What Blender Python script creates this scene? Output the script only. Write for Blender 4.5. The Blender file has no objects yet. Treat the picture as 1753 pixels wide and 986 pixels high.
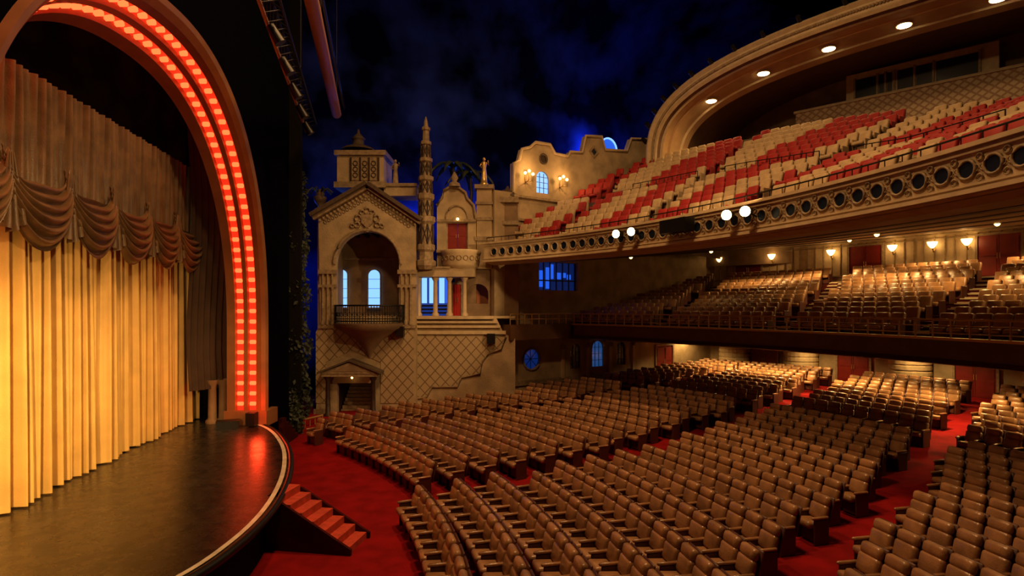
import bpy, bmesh, math, random
import numpy as np
from mathutils import Vector, Matrix
from mathutils.geometry import tessellate_polygon
random.seed(3)
rng=np.random.RandomState(5)
ZO=6.0            # all heights below are relative to the 6 m datum
scene=bpy.context.scene
pi=math.pi
D=math.radians

# ---------------------------------------------------------------- materials
def mat(name,col,rough=.6,metal=0.0,noise=0.0,nscale=4.0,bump=0.0,emit=None,estr=0.0,col2=None,spec=.5,bscale=None,ramp=(.35,.65)):
    m=bpy.data.materials.new(name); m.use_nodes=True
    nt=m.node_tree; b=nt.nodes['Principled BSDF']
    b.inputs['Base Color'].default_value=(*col,1); b.inputs['Roughness'].default_value=rough
    b.inputs['Metallic'].default_value=metal
    b.inputs['Specular IOR Level'].default_value=spec
    if emit: 
        b.inputs['Emission Color'].default_value=(*emit,1); b.inputs['Emission Strength'].default_value=estr
    if noise>0 or bump>0:
        tc=nt.nodes.new('ShaderNodeTexCoord'); n=nt.nodes.new('ShaderNodeTexNoise')
        n.inputs['Scale'].default_value=nscale; n.inputs['Detail'].default_value=5
        nt.links.new(tc.outputs['Object'],n.inputs['Vector'])
        if noise>0:
            r=nt.nodes.new('ShaderNodeValToRGB')
            c2=col2 if col2 else tuple(c*(1-noise) for c in col)
            r.color_ramp.elements[0].position=ramp[0]; r.color_ramp.elements[1].position=ramp[1]
            r.color_ramp.elements[0].color=(*c2,1); r.color_ramp.elements[1].color=(*col,1)
            nt.links.new(n.outputs['Fac'],r.inputs['Fac']); nt.links.new(r.outputs['Color'],b.inputs['Base Color'])
        if bump>0:
            n2=nt.nodes.new('ShaderNodeTexNoise'); n2.inputs['Scale'].default_value=bscale or nscale*4; n2.inputs['Detail'].default_value=6
            nt.links.new(tc.outputs['Object'],n2.inputs['Vector'])
            bp=nt.nodes.new('ShaderNodeBump'); bp.inputs['Strength'].default_value=bump; bp.inputs['Distance'].default_value=.05
            nt.links.new(n2.outputs['Fac'],bp.inputs['Height']); nt.links.new(bp.outputs['Normal'],b.inputs['Normal'])
    return m
def emis(name,col,s):
    return mat(name,(.02,.02,.02),.5,emit=col,estr=s)

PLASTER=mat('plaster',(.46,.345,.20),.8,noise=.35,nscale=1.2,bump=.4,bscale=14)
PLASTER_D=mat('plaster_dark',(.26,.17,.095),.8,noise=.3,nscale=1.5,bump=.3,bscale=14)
CREAM=mat('cream_paint',(.56,.43,.26),.6,noise=.2,nscale=3)
TRIM=mat('trim_plaster',(.34,.245,.14),.65,noise=.4,nscale=6,bump=.2)
ROOF=mat('roof_tile',(.10,.065,.038),.7,noise=.4,nscale=8)
DARK=mat('dark_paint',(.008,.007,.007),.9,spec=.1)
DARKWOOD=mat('dark_wood',(.045,.022,.013),.45,noise=.4,nscale=5)
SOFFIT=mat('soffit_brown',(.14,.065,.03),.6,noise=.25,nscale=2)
BLACKM=mat('black_metal',(.015,.014,.014),.4,metal=.6)
BRASS=mat('brass',(.55,.36,.14),.35,metal=.4)
GOLD=mat('gilded',(.65,.42,.13),.35,metal=.7)
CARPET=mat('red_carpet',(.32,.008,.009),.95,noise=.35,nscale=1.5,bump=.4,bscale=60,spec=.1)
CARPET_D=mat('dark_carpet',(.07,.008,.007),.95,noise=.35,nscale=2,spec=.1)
REDDOOR=mat('red_door_paint',(.22,.016,.011),.4,noise=.2,nscale=3)
LEATHER=mat('tan_leather',(.45,.23,.105),.30,noise=.45,nscale=2.2,bump=.15,bscale=25,spec=.65)
SHELL=mat('seat_shell',(.09,.024,.013),.5,noise=.3,nscale=3)
CREAMS=mat('cream_upholstery',(.50,.36,.20),.7,noise=.25,nscale=4)
REDS=mat('red_upholstery',(.34,.010,.010),.7,noise=.25,nscale=4)
CURT=mat('gold_curtain',(.80,.50,.16),.55,noise=.2,nscale=1.2,bump=.1,bscale=30,spec=.35)
VALC=mat('bronze_valance',(.21,.122,.052),.36,noise=.4,nscale=2,bump=.15,bscale=30,spec=.6)
DRAPE=mat('brown_drape',(.05,.024,.012),.8,noise=.3,nscale=2)
BLUEW=emis('blue_window_and_light_glow',(.22,.48,1),1.5)
BLUEB=emis('deep_blue_glow',(.02,.14,1),.8)
WARMG=emis('warm_lamp_glow',(1,.58,.18),8)
WHITEG=emis('spot_lens_glow',(1,.70,.30),22)
REDG=emis('red_neon_glow',(1,.028,.007),1.0)
REDB=emis('red_bulb_glow',(1,.08,.02),4)
ORANGE=mat('arch_bronze',(.36,.11,.035),.45,noise=.2,nscale=2)
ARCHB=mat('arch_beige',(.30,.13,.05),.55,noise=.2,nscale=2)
LEAF=mat('ivy_leaf',(.03,.042,.018),.6,noise=.5,nscale=5)
GLASSD=mat('dark_blue_glass',(.008,.014,.03),.25,spec=.5)
COPPER=mat('copper_pipe',(.50,.24,.06),.6)
RIM=mat('stage_edge_rim',(.9,.84,.68),.3,noise=.3,nscale=3)

def lattice_mat(name,c1,c2,size,lw=.12):
    m=bpy.data.materials.new(name); m.use_nodes=True; nt=m.node_tree; N=nt.nodes; L=nt.links
    b=N['Principled BSDF']; b.inputs['Roughness'].default_value=.75
    tc=N.new('ShaderNodeTexCoord'); sp=N.new('ShaderNodeSeparateXYZ'); L.new(tc.outputs['Object'],sp.inputs[0])
    def M(op,a,bb=None):
        n=N.new('ShaderNodeMath'); n.operation=op
        for i,v in enumerate((a,bb)):
            if v is None: continue
            if isinstance(v,(int,float)): n.inputs[i].default_value=v
            else: L.new(v,n.inputs[i])
        return n.outputs[0]
    outs=[]
    xs=M('MULTIPLY',sp.outputs['X'],1.1)
    for s in (1,-1):
        v=M('ADD',xs,M('MULTIPLY',sp.outputs['Z'],s)); v=M('DIVIDE',v,size)
        f=M('FRACT',M('ADD',v,100)); outs.append(M('LESS_THAN',M('ABSOLUTE',M('SUBTRACT',f,.5)),lw/2))
    a=M('MAXIMUM',outs[0],outs[1])
    mx=N.new('ShaderNodeMix'); mx.data_type='RGBA'; L.new(a,mx.inputs['Factor'])
    mx.inputs['A'].default_value=(*c1,1); mx.inputs['B'].default_value=(*c2,1)
    L.new(mx.outputs['Result'],b.inputs['Base Color'])
    bp=N.new('ShaderNodeBump'); bp.inputs['Distance'].default_value=.05; bp.inputs['Strength'].default_value=.8; bp.invert=True
    L.new(a,bp.inputs['Height']); L.new(bp.outputs['Normal'],b.inputs['Normal'])
    return m
LATT=lattice_mat('lattice_plaster',(.38,.28,.16),(.16,.10,.05),.62,.12)
LATT2=lattice_mat('ornament_lattice',(.60,.46,.3),(.36,.22,.13),.42,.3)

def stage_mat():
    m=mat('stage_floor_tiles',(.030,.026,.021),.32,noise=.6,nscale=3,col2=(.012,.0105,.009),bump=.06,bscale=8)
    nt=m.node_tree;N=nt.nodes;L=nt.links;b=N['Principled BSDF']
    tc=N.new('ShaderNodeTexCoord'); br=N.new('ShaderNodeTexBrick')
    br.offset=0; br.inputs['Scale'].default_value=.8; br.inputs['Mortar Size'].default_value=.008
    br.inputs['Color1'].default_value=(1,1,1,1);br.inputs['Color2'].default_value=(.7,.7,.7,1);br.inputs['Mortar'].default_value=(.2,.2,.2,1)
    br.inputs['Brick Width'].default_value=1; br.inputs['Row Height'].default_value=1
    L.new(tc.outputs['Object'],br.inputs['Vector'])
    src=b.inputs['Base Color'].links[0].from_socket
    mx=N.new('ShaderNodeMix'); mx.data_type='RGBA'; mx.blend_type='MULTIPLY'; mx.inputs['Factor'].default_value=1
    L.new(src,mx.inputs['A']); L.new(br.outputs['Color'],mx.inputs['B']); L.new(mx.outputs['Result'],b.inputs['Base Color'])
    n=N.new('ShaderNodeTexNoise'); n.inputs['Scale'].default_value=2.5; n.inputs['Detail'].default_value=8; n.inputs['Roughness'].default_value=.7
    L.new(tc.outputs['Object'],n.inputs['Vector'])
    mr=N.new('ShaderNodeMapRange'); mr.inputs['To Min'].default_value=.1; mr.inputs['To Max'].default_value=.45
    L.new(n.outputs['Fac'],mr.inputs['Value']); L.new(mr.outputs['Result'],b.inputs['Roughness'])
    return m
STAGE=stage_mat()
SKYW=mat('painted_night_sky',(.020,.04,.18),1,noise=.9,nscale=.26,col2=(.0015,.0025,.012),spec=0,ramp=(.42,.72))
CEIL=mat('ceiling_black',(.003,.003,.006),1,spec=0)

# ---------------------------------------------------------------- mesh builder
class MB:
    def __init__(s,name): s.name=name; s.v=[]; s.f=[]; s.mi=[]; s.sm=[]; s.mats=[]
    def m(s,mt):
        if mt not in s.mats: s.mats.append(mt)
        return s.mats.index(mt)
    def add(s,vs,fs,mt,smooth=False):
        o=len(s.v); s.v.extend([tuple(p) for p in vs]); k=s.m(mt)
        for f in fs: s.f.append(tuple(i+o for i in f)); s.mi.append(k); s.sm.append(smooth)
    def box(s,c,size,mt,rot=0.0):
        x,y,z=[a/2 for a in size]; ca,sa=math.cos(rot),math.sin(rot); vs=[]
        for dx,dy,dz in ((-x,-y,-z),(x,-y,-z),(x,y,-z),(-x,y,-z),(-x,-y,z),(x,-y,z),(x,y,z),(-x,y,z)):
            vs.append((c[0]+dx*ca-dy*sa,c[1]+dx*sa+dy*ca,c[2]+dz))
        s.add(vs,[(0,3,2,1),(4,5,6,7),(0,1,5,4),(1,2,6,5),(2,3,7,6),(3,0,4,7)],mt)
    def boxf(s,fr,u0,u1,v0,v1,w0,w1,mt):
        vs=[fr(u,v,w) for u,v,w in ((u0,v0,w0),(u1,v0,w0),(u1,v0,w1),(u0,v0,w1),(u0,v1,w0),(u1,v1,w0),(u1,v1,w1),(u0,v1,w1))]
        s.add(vs,[(0,3,2,1),(4,5,6,7),(0,1,5,4),(1,2,6,5),(2,3,7,6),(3,0,4,7)],mt)
    def cyl(s,p0,p1,r0,r1,mt,n=12,smooth=True):
        p0=Vector(p0);p1=Vector(p1);d=(p1-p0).normalized()
        a=d.orthogonal().normalized(); b=d.cross(a); vs=[]
        for p,r in ((p0,r0),(p1,r1)):
            for i in range(n):
                t=2*pi*i/n; vs.append(p+a*r*math.cos(t)+b*r*math.sin(t))
        s.add(vs,[(i,(i+1)%n,n+(i+1)%n,n+i) for i in range(n)],mt,smooth)
        s.add(vs,[tuple(range(n))[::-1],tuple(range(n,2*n))],mt)
    def lathe(s,c,prof,mt,n=16,a0=0,a1=2*pi,smooth=True):
        full=abs(a1-a0-2*pi)<1e-6; k=n if full else n+1; vs=[]
        for r,z in prof:
            for i in range(k):
                t=a0+(a1-a0)*i/n; vs.append((c[0]+r*math.cos(t),c[1]+r*math.sin(t),c[2]+z))
        fs=[]
        for j in range(len(prof)-1):
            for i in range(n):
                i2=(i+1)%k; fs.append((j*k+i,j*k+i2,(j+1)*k+i2,(j+1)*k+i))
        s.add(vs,fs,mt,smooth)
    def tube(s,path,r,mt,n=6,closed=False):
        P=[Vector(p) for p in path]; vs=[];N=len(P)
        for i,p in enumerate(P):
            a=P[(i-1)%N] if (closed or i>0) else p; b=P[(i+1)%N] if (closed or i<N-1) else p
            d=(b-a).normalized(); up=Vector((0,0,1)) if abs(d.z)<.9 else Vector((1,0,0))
            x=d.cross(up).normalized(); y=x.cross(d)
            for k in range(n):
                t=2*pi*k/n; vs.append(p+x*r*math.cos(t)+y*r*math.sin(t))
        fs=[]
        for i in range(N if closed else N-1):
            i2=(i+1)%N
            for k in range(n): fs.append((i*n+k,i*n+(k+1)%n,i2*n+(k+1)%n,i2*n+k))
        s.add(vs,fs,mt,True)
    def ringf(s,fr,cu,cv,w,R,r,mt,n=18,a0=0,a1=2*pi):
        full=abs(a1-a0-2*pi)<1e-6
        pts=[fr(cu+R*math.cos(a0+(a1-a0)*i/n),cv+R*math.sin(a0+(a1-a0)*i/n),w) for i in range(n if full else n+1)]
        s.tube(pts,r,mt,6,full)
    def discf(s,fr,cu,cv,w,R,mt,n=18):
        s.add([fr(cu+R*math.cos(2*pi*i/n),cv+R*math.sin(2*pi*i/n),w) for i in range(n)],[tuple(range(n))],mt)
    def prism(s,outer,holes,fr,w0,w1,mt,ms=None):
        loops=[outer]+list(holes); flat=[p for l in loops for p in l]
        tris=tessellate_polygon([[Vector((p[0],p[1],0)) for p in l] for l in loops])
        n=len(flat)
        vs=[fr(p[0],p[1],w0) for p in flat]+[fr(p[0],p[1],w1) for p in flat]
        s.add(vs,[tuple(t) for t in tris]+[tuple(i+n for i in t) for t in tris],mt)
        fs=[];o=0
        for l in loops:
            k=len(l)
            for i in range(k): a=o+i;b=o+(i+1)%k; fs.append((a,b,b+n,a+n))
            o+=k
        s.add(vs,fs,ms or mt)
    def sphere(s,c,r,mt,n=10,sz=1.0):
        s.lathe(c,[(r*math.sin(pi*j/(n//2+2))+1e-4,-r*sz*math.cos(pi*j/(n//2+2))) for j in range(n//2+3)],mt,n)
    def done(s,parent=None):
        me=bpy.data.meshes.new(s.name); me.from_pydata([(x,y,z+ZO) for x,y,z in s.v],[],s.f)
        for m_ in s.mats: me.materials.append(m_)
        me.polygons.foreach_set('material_index',s.mi); me.polygons.foreach_set('use_smooth',s.sm); me.update()
        o=bpy.data.objects.new(s.name,me); scene.collection.objects.link(o)
        return o

def fr_plane(Y): return lambda u,v,w: (u,Y+w,v)
def E(a,b,Y=31.6): return ((a-876.5)*Y/1000,(525-b)*Y/1000)   # elevation drawing scale of the facade
def arch_poly(u0,u1,v0,vs,vt,n=12):
    """opening outline: bottom v0, spring vs, top vt"""
    c=(u0+u1)/2;a=(u1-u0)/2
    return [(u0,v0),(u1,v0)]+[(c+a*math.cos(pi*i/n),vs+(vt-vs)*math.sin(pi*i/n)) for i in range(n+1)]

# ---------------------------------------------------------------- plan geometry
C1=(-25.0,6.0); C2=(-20.0,8.0)
def P2(r,th): return (C2[0]+r*math.cos(th),C2[1]+r*math.sin(th))
WD=20.81; WU=(17/WD,12/WD); WN=(-12/WD,17/WD); W0=(-1.0,33.0)
def fr_diag(u,v,w): return (W0[0]+WU[0]*u+WN[0]*w, W0[1]+WU[1]*u+WN[1]*w, v)
def inside(x,y,m=.4):
    if (x-W0[0])*WN[0]+(y-W0[1])*WN[1] > -m: return False
    if x<0.5 and y>31.9-m: return False
    return True
def thmax(r,m=.1):
    t=D(62)
    while t>0:
        if inside(*P2(r,t),m): return t
        t-=D(.1)
    return 0
def zfloor(x,y):
    rho=math.hypot(x-C1[0],y-C1[1]); return -6+.041*max(0,min(28,rho-24.5))
def slope_up(th):
    a=math.degrees(th); return float(np.interp(a,[0,20,25.6,31,36,60],[.36,.37,.45,.51,.54,.54]))

# ---------------------------------------------------------------- floor / ceiling / sky walls
b=MB('floor'); nx,ny=70,56; vs=[]
for j in range(ny+1):
    for i in range(nx+1):
        x=-24+58*i/nx; y=-4+54*j/ny; vs.append((x,y,zfloor(x,y)))
b.add(vs,[(j*(nx+1)+i,j*(nx+1)+i+1,(j+1)*(nx+1)+i+1,(j+1)*(nx+1)+i) for j in range(ny) for i in range(nx)],CARPET,True); b.done()
b=MB('ceiling'); b.box((8,25,24.2),(90,80,.4),CEIL); b.done()
b=MB('wall_far_sky')
path=[(-34,33.2),(-20,35),(-10,38),(-2,42),(7,48.5),(20,57),(40,66)]
def catmull(pts,n=10):
    out=[]
    for i in range(len(pts)-1):
        p0=pts[max(i-1,0)];p1=pts[i];p2=pts[i+1];p3=pts[min(i+2,len(pts)-1)]
        for k in range(n):
            t=k/n
            out.append(tuple(.5*((2*p1[c])+(-p0[c]+p2[c])*t+(2*p0[c]-5*p1[c]+4*p2[c]-p3[c])*t*t+(-p0[c]+3*p1[c]-3*p2[c]+p3[c])*t**3) for c in range(len(p1))))
    out.append(tuple(pts[-1])); return out
pp=catmull(path,8); vs=[];N=len(pp)
for z,ins in ((-6,0),(10,0),(16,.3),(20,1.5),(22.6,4),(24,9)):
    for x,y in pp: vs.append((x+ins*.4,y-ins,z))
b.add(vs,[(j*N+i,j*N+i+1,(j+1)*N+i+1,(j+1)*N+i) for j in range(5) for i in range(N-1)],SKYW,True); b.done()

# ---------------------------------------------------------------- proscenium arch
YC=16.8; ZC=-1.0; DA=-1.8
def archpt(a,bb,t,zb=-4.7,n=2.25):
    a=a+DA
    # t 0..1 : far leg -> over -> near leg
    if t<.12: return (YC+a, zb+(ZC-zb)*t/.12)
    if t>.88: return (YC-a, zb+(ZC-zb)*(1-t)/.12)
    ph=pi*(t-.12)/.76; c=math.cos(ph); s_=math.sin(ph)
    return (YC+a*math.copysign(abs(c)**(2/n),c), ZC+bb*abs(s_)**(2/n))
prof=[(-11.35,8.25,8.45,ARCHB),(-11.02,8.25,8.66,ORANGE),(-11.02,8.44,8.85,REDG),(-10.70,8.44,9.0,REDG),(-10.70,8.30,8.9,ORANGE),
      (-10.54,8.30,9.0,ORANGE),(-10.54,8.45,9.15,REDG),(-10.20,8.45,9.35,REDG),(-10.20,8.30,9.2,ORANGE),(-10.0,8.28,9.35,ORANGE),(-9.85,8.34,9.55,ARCHB),(-9.80,8.5,9.72,ORANGE),(-9.95,8.6,9.85,ORANGE)]
b=MB('proscenium_arch'); NT=140
for k in range(len(prof)-1):
    x0,a0,b0,m0=prof[k]; x1,a1,b1,_=prof[k+1]; vs=[]
    for i in range(NT+1):
        y,z=archpt(a0,b0,i/NT); vs.append((x0,y,z)); y,z=archpt(a1,b1,i/NT); vs.append((x1,y,z))
    b.add(vs,[(2*i,2*i+1,2*i+3,2*i+2) for i in range(NT)],m0,True)
# base blocks
for sgn in (1,-1): b.box((-10.6,YC+sgn*6.95,-4.45),(1.7,1.1,.6),ARCHB)
b.done()
b=MB('arch_light_bulbs')
for X,a,bb in ((-10.86,8.36,8.85),(-10.37,8.38,9.18)):
    last=None
    for i in range(1800):
        y,z=archpt(a,bb,i/1800)
        if last is None or math.hypot(y-last[0],z-last[1])>.40:
            last=(y,z)
            if y>5: b.cyl((X-.10,y,z),(X+.10,y,z),.085,.085,REDB,6)
b.done()
# proscenium wall with arch hole
b=MB('wall_proscenium'); X=-10.0
hole=[archpt(8.55,9.8,i/60,zb=-6) for i in range(61)]
poly=[(26.2,-6),(26.2,24),(-4,24),(-4,-6)]+hole[::-1]
b.prism(poly,[],lambda u,v,w:(X+w,u,v),0,-.4,CEIL)
b.done()
# wall above curtain inside arch
b=MB('wall_stage_header'); b.box((-12.9,13,8.6),(.3,24,7),mat('painted_header',(.02,.018,.02),.9,noise=.8,nscale=1.2,col2=(.004,.007,.014),spec=.1)); b.done()
b=MB('wall_stage_back'); b.box((-16,13,5),(.3,36,22),DARK); b.box((-13.5,30.5,5),(5,.3,22),DARK);b.done()

# ---------------------------------------------------------------- stage
b=MB('stage')
edge=catmull([(-14.5,25.6),(-12.2,24.9),(-9.7,23.1),(-7.8,20.2),(-6.45,17),(-5.65,14),(-5.45,11.6),(-5.8,9.6),(-7.2,6.8),(-10,4.6),(-14,3.4)],10)
outl=[(-15.8,25.6)]+edge+[(-15.8,3.4)]
b.prism(outl,[],lambda u,v,w:(u,v,w),-4.7,-4.78,STAGE,BLACKM)
inn=[(x-.35 if x>-13 else x,y) for x,y in edge]
b.prism([(-15.8,25.4)]+inn+[(-15.8,3.4)],[],lambda u,v,w:(u,v,w),-6.0,-4.78,DARK)
b.tube([(x,y,-4.75) for x,y in edge],.09,BLACKM,8)
b.done()
b=MB('trim_1')
vs=[]
for x,y in edge[18:90]:
    d=Vector((x+16,y-14)).normalized(); vs+= [(x-d.x*.24,y-d.y*.24,-4.69),(x-d.x*.12,y-d.y*.12,-4.685)]
b.add(vs,[(2*i,2*i+1,2*i+3,2*i+2) for i in range(len(vs)//2-1)],RIM); b.done()
# red stairs
b=MB('stage_stairs'); REDSTEP=mat('red_step_carpet',(.66,.07,.03),.85,noise=.3,nscale=6)
ns=7; dirv=Vector((.985,-.17)).normalized(); sd=Vector((-dirv.y,dirv.x)); S0=Vector((-6.0,15.0))
for i in range(ns):
    h=1.32*(1-i/ns)-.02; c=S0+dirv*(.16+i*.31)
    zt=-6+h
    b.box((c.x,c.y,(zt-6)/2),( .32,1.0,h),REDSTEP,math.atan2(dirv.y,dirv.x))
for sg in (-.55,.55):
    vs=[]
    for (l,z) in ((0,-4.78),(.35,-4.78),(2.25,-5.85),(2.25,-6),(0,-6)):
        for o in (-.04,.04):
            c=S0+dirv*l+sd*(sg+o); vs.append((c.x,c.y,z))
    b.add(vs,[(0,2,4,6,8),(1,9,7,5,3)]+[(2*i,2*i+1,(2*i+3)%10,(2*i+2)%10) for i in range(5)],CARPET_D)
b.done()

# ---------------------------------------------------------------- curtain
def cx(y): return -11.6-(y-13)*.16
b=MB('stage_curtain'); nc=1300; rows=10; vs=[]
ph=np.cumsum(rng.uniform(.5,1.5,nc+1)+.5*np.sin(np.arange(nc+1)*.05)); ph=ph/ph[-1]*2*pi*52
am=.19+.07*np.sin(np.arange(nc+1)*.031)+.03*np.sin(np.arange(nc+1)*.011)
for j in range(rows+1):
    z=-4.66+10*j/rows
    for i in range(nc+1):
        y=3+21.6*i/nc; f=math.sin(ph[i])+.35*math.sin(2.3*ph[i]+1+j*.15)
        vs.append((cx(y)+am[i]*f*(1.15-.25*j/rows),y,z))
b.add(vs,[(j*(nc+1)+i,j*(nc+1)+i+1,(j+1)*(nc+1)+i+1,(j+1)*(nc+1)+i) for j in range(rows) for i in range(nc)],CURT,True); b.done()
b=MB('curtain_valance'); sw=2.2; y0=1.6; nsw=10
nc=900; vs=[]; rows=8
for j in range(rows+1):
    for i in range(nc+1):
        y=y0+nsw*sw*i/nc; u=((y-y0)/sw)%1
        zb=2.75-.9*math.sin(pi*u)
        z=5.5+(zb-5.5)*j/rows
        vs.append((cx(y)+.42+.08*math.sin(y*2*pi/.27)+.04*math.sin(y*17+j*.3),y,z))
b.add(vs,[(j*(nc+1)+i,j*(nc+1)+i+1,(j+1)*(nc+1)+i+1,(j+1)*(nc+1)+i) for j in range(rows) for i in range(nc)],VALC,True)
for k in range(nsw):
    ya=y0+k*sw; nu,nv=30,60; vs=[]
    for j in range(nv+1):
        v=j/nv
        for i in range(nu+1):
            u=i/nu; s4=4*u*(1-u); s5=s4**.7
            z=2.75+.75*(abs(2*u-1)**5)-.9*v*(1-s4)**3-s5*(-.15+1.6*v)
            bul=.10+.30*math.sin(pi*min(1,v*1.02))*s5+.10*v
            fold=.10*(abs(math.sin(v*pi*6+.9*u+k*1.3))*2-1)*(s4**.5*.75+.25)
            y=ya-.10+(sw+.20)*u; vs.append((cx(y)+.5+bul+fold,y,z))
    b.add(vs,[(j*(nu+1)+i,j*(nu+1)+i+1,(j+1)*(nu+1)+i+1,(j+1)*(nu+1)+i) for j in range(nv) for i in range(nu)],VALC,True)
    # gathered cascade at the join
    vs=[];nj=24
    for j in range(13):
        t=j/12
        for i in range(nj+1):
            q=i/nj; w_=.10+.34*t
            vs.append((cx(ya)+.72+.09*math.sin(q*2*pi*3.5)*(.3+t),ya+(q-.5)*w_*2*.8,3.35-1.75*t+.25*abs(q-.5)*t*2))
    b.add(vs,[(j*(nj+1)+i,j*(nj+1)+i+1,(j+1)*(nj+1)+i+1,(j+1)*(nj+1)+i) for j in range(12) for i in range(nj)],VALC,True)
b.done()
b=MB('stage_leg_drape'); vs=[];nc=120
for j in range(9):
    for i in range(nc+1):
        t=i/nc; y=22.7+1.6*t; x=-12.55+.9*t+.09*math.sin(t*2*pi*7)*(1 if j>1 else .6)
        vs.append((x-.1*math.sin(j),y,-3.3+1.45*j))
b.add(vs,[(j*(nc+1)+i,j*(nc+1)+i+1,(j+1)*(nc+1)+i+1,(j+1)*(nc+1)+i) for j in range(8) for i in range(nc)],DRAPE,True); b.done()
b=MB('stage_column')
for dx,dy in ((0,0),(.35,.15)):
    b.lathe((-12.1+dx,23.6+dy,-4.7),[(.26,0),(.26,.12),(.17,.2),(.15,1.5),(.22,1.6),(.26,1.75)],PLASTER_D,14)
b.done()
b=MB('stage_monitor_speaker'); b.box((-11.0,22.6,-4.55),(.8,.5,.3),BLACKM,.4); b.box((-10.2,22.9,-4.4),(.35,.35,.5),BLACKM); b.done()

# ---------------------------------------------------------------- hanging pipes / truss
b=MB('lighting_pipe'); b.cyl((-6.3,18,10),(-9.1,30.3,10),.24,.24,COPPER,16); b.cyl((-6.0,18,10.3),(-8.7,30.3,10.3),.06,.06,BLACKM,8)
b.cyl((-7.2,22,10),(-7.2,22,24),.02,.02,BLACKM,6); b.cyl((-8.7,29,10),(-8.7,29,24),.02,.02,BLACKM,6); b.done()
b=MB('lighting_truss')
A=Vector((-6.5,14.8,8.0));B=Vector((-9.4,26.7,8.0))
offs=[Vector((0,0,0)),Vector((.45,0,.35)),Vector((.1,0,.8))]
for q_,o in enumerate(offs): b.cyl(A+o,B+o,.06 if q_==0 else .04,.06 if q_==0 else .04,COPPER if q_==0 else BLACKM,8)
n=22
for i in range(n):
    p=A+(B-A)*i/n;q=A+(B-A)*(i+1)/n
    for k in range(3): b.cyl(p+offs[k],q+offs[(k+1)%3],.02,.02,BLACKM,5)
for i in range(3,n,4):
    p=A+(B-A)*i/n; b.cyl(p+Vector((.1,0,-.1)),p+Vector((.35,.1,-.55)),.13,.17,BLACKM,10)
for i in (2,18): p=A+(B-A)*i/n; b.cyl(p,p+Vector((0,0,16)),.02,.02,BLACKM,5)
b.done()

# ---------------------------------------------------------------- facade house
F=fr_plane(31.6)
def rect(a0,b0,a1,b1,Y=31.6):
    u0,v0=E(a0,b1,Y);u1,v1=E(a1,b0,Y); return u0,u1,v0,v1
b=MB('spanish_tower_house')
out=[E(*p) for p in ((540,722),(712,722),(712,372),(630,324),(545,368),(548,560))]
arch=arch_poly(E(575,0)[0],E(683,0)[0],E(0,540)[1],E(0,452)[1],E(0,397)[1],20)
door=[E(577,712),E(635,712),E(635,656),E(577,656)]
b.prism(out,[arch,door],F,0,.35,PLASTER)
# raised lattice lower panel pieces around door
b.prism([E(541,690),E(541,568),E(548,558),E(708,558),E(708,690),E(652,690),E(652,620),E(605,600),E(558,620),E(558,690)],[],F,-.04,0,LATT)
# loggia interior
u0,u1,v0,v1=rect(565,392,693,545)
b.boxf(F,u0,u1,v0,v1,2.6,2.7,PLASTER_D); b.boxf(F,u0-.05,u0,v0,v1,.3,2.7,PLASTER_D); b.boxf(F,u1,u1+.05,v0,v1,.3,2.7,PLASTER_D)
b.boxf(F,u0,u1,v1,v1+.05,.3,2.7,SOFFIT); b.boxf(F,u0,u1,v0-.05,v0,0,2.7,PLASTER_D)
for i in range(7): uu=u0+(u1-u0)*(i+.5)/7; b.boxf(F,uu-.06,uu+.06,v1-.18,v1,.3,2.6,DARKWOOD)
b.boxf(F,u0,u1,E(0,437)[1]-.06,E(0,437)[1]+.06,2.5,2.6,TRIM)
# arch surround ring
cu=(E(575,0)[0]+E(683,0)[0])/2
pts=[(cu+1.80*math.cos(pi*i/24),-.04,E(0,452)[1]+1.84*math.sin(pi*i/24)) for i in range(25)]
b.tube([(p[0],31.55,p[2]) for p in pts],.09,TRIM,8)
# cornices
for (a0,a1,y0,y1,w) in ((546,577,462,469,.14),(681,714,462,469,.14),(546,577,487,492,.1),(681,714,487,492,.1),(546,578,556,562,.12),(690,712,556,562,.12)):
    u0,u1,v0,v1=rect(a0,y0,a1,y1); b.boxf(F,u0,u1,v0,v1,-w,.1,TRIM)
# engaged colonnettes
for a in (553,561,569,687,695,703):
    u=E(a,0)[0]; b.lathe((u,31.55,0),[(.11,E(0,556)[1]),(.11,E(0,550)[1]),(.07,E(0,547)[1]),(.065,E(0,497)[1]),(.11,E(0,492)[1])],TRIM,10)
    b.lathe((u,31.55,0),[(.06,E(0,487)[1]),(.06,E(0,469)[1])],TRIM,8)
# gable roof slabs
for p,q in ((E(536,372),E(630,318)),(E(630,318),E(722,380))):
    d=Vector((q[0]-p[0],q[1]-p[1])).normalized(); nrm=Vector((-d.y,d.x))
    pol=[p,q,(q[0]+nrm.x*.2,q[1]+nrm.y*.2),(p[0]+nrm.x*.2,p[1]+nrm.y*.2)]
    b.prism(pol,[],F,-.45,2.8,ROOF)
    pol=[(a[0]-nrm.x*k,a[1]-nrm.y*k) for a,k in ((p,.0),(q,.0),(q,.18),(p,.18))]
    b.prism(pol,[],F,-.22,.1,TRIM)
    # dentils along the rake
    for i in range(1,15):
        t=i/15; c=(p[0]+(q[0]-p[0])*t-nrm.x*.33,p[1]+(q[1]-p[1])*t-nrm.y*.33)
        b.sphere((c[0],31.55,c[1]),.09,TRIM,6)
        c=(p[0]+(q[0]-p[0])*t-nrm.x*.55,p[1]+(q[1]-p[1])*t-nrm.y*.55)
        if 1<i<14: b.ringf(F,c[0],c[1],-.02,.09,.03,TRIM,8)
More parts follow.
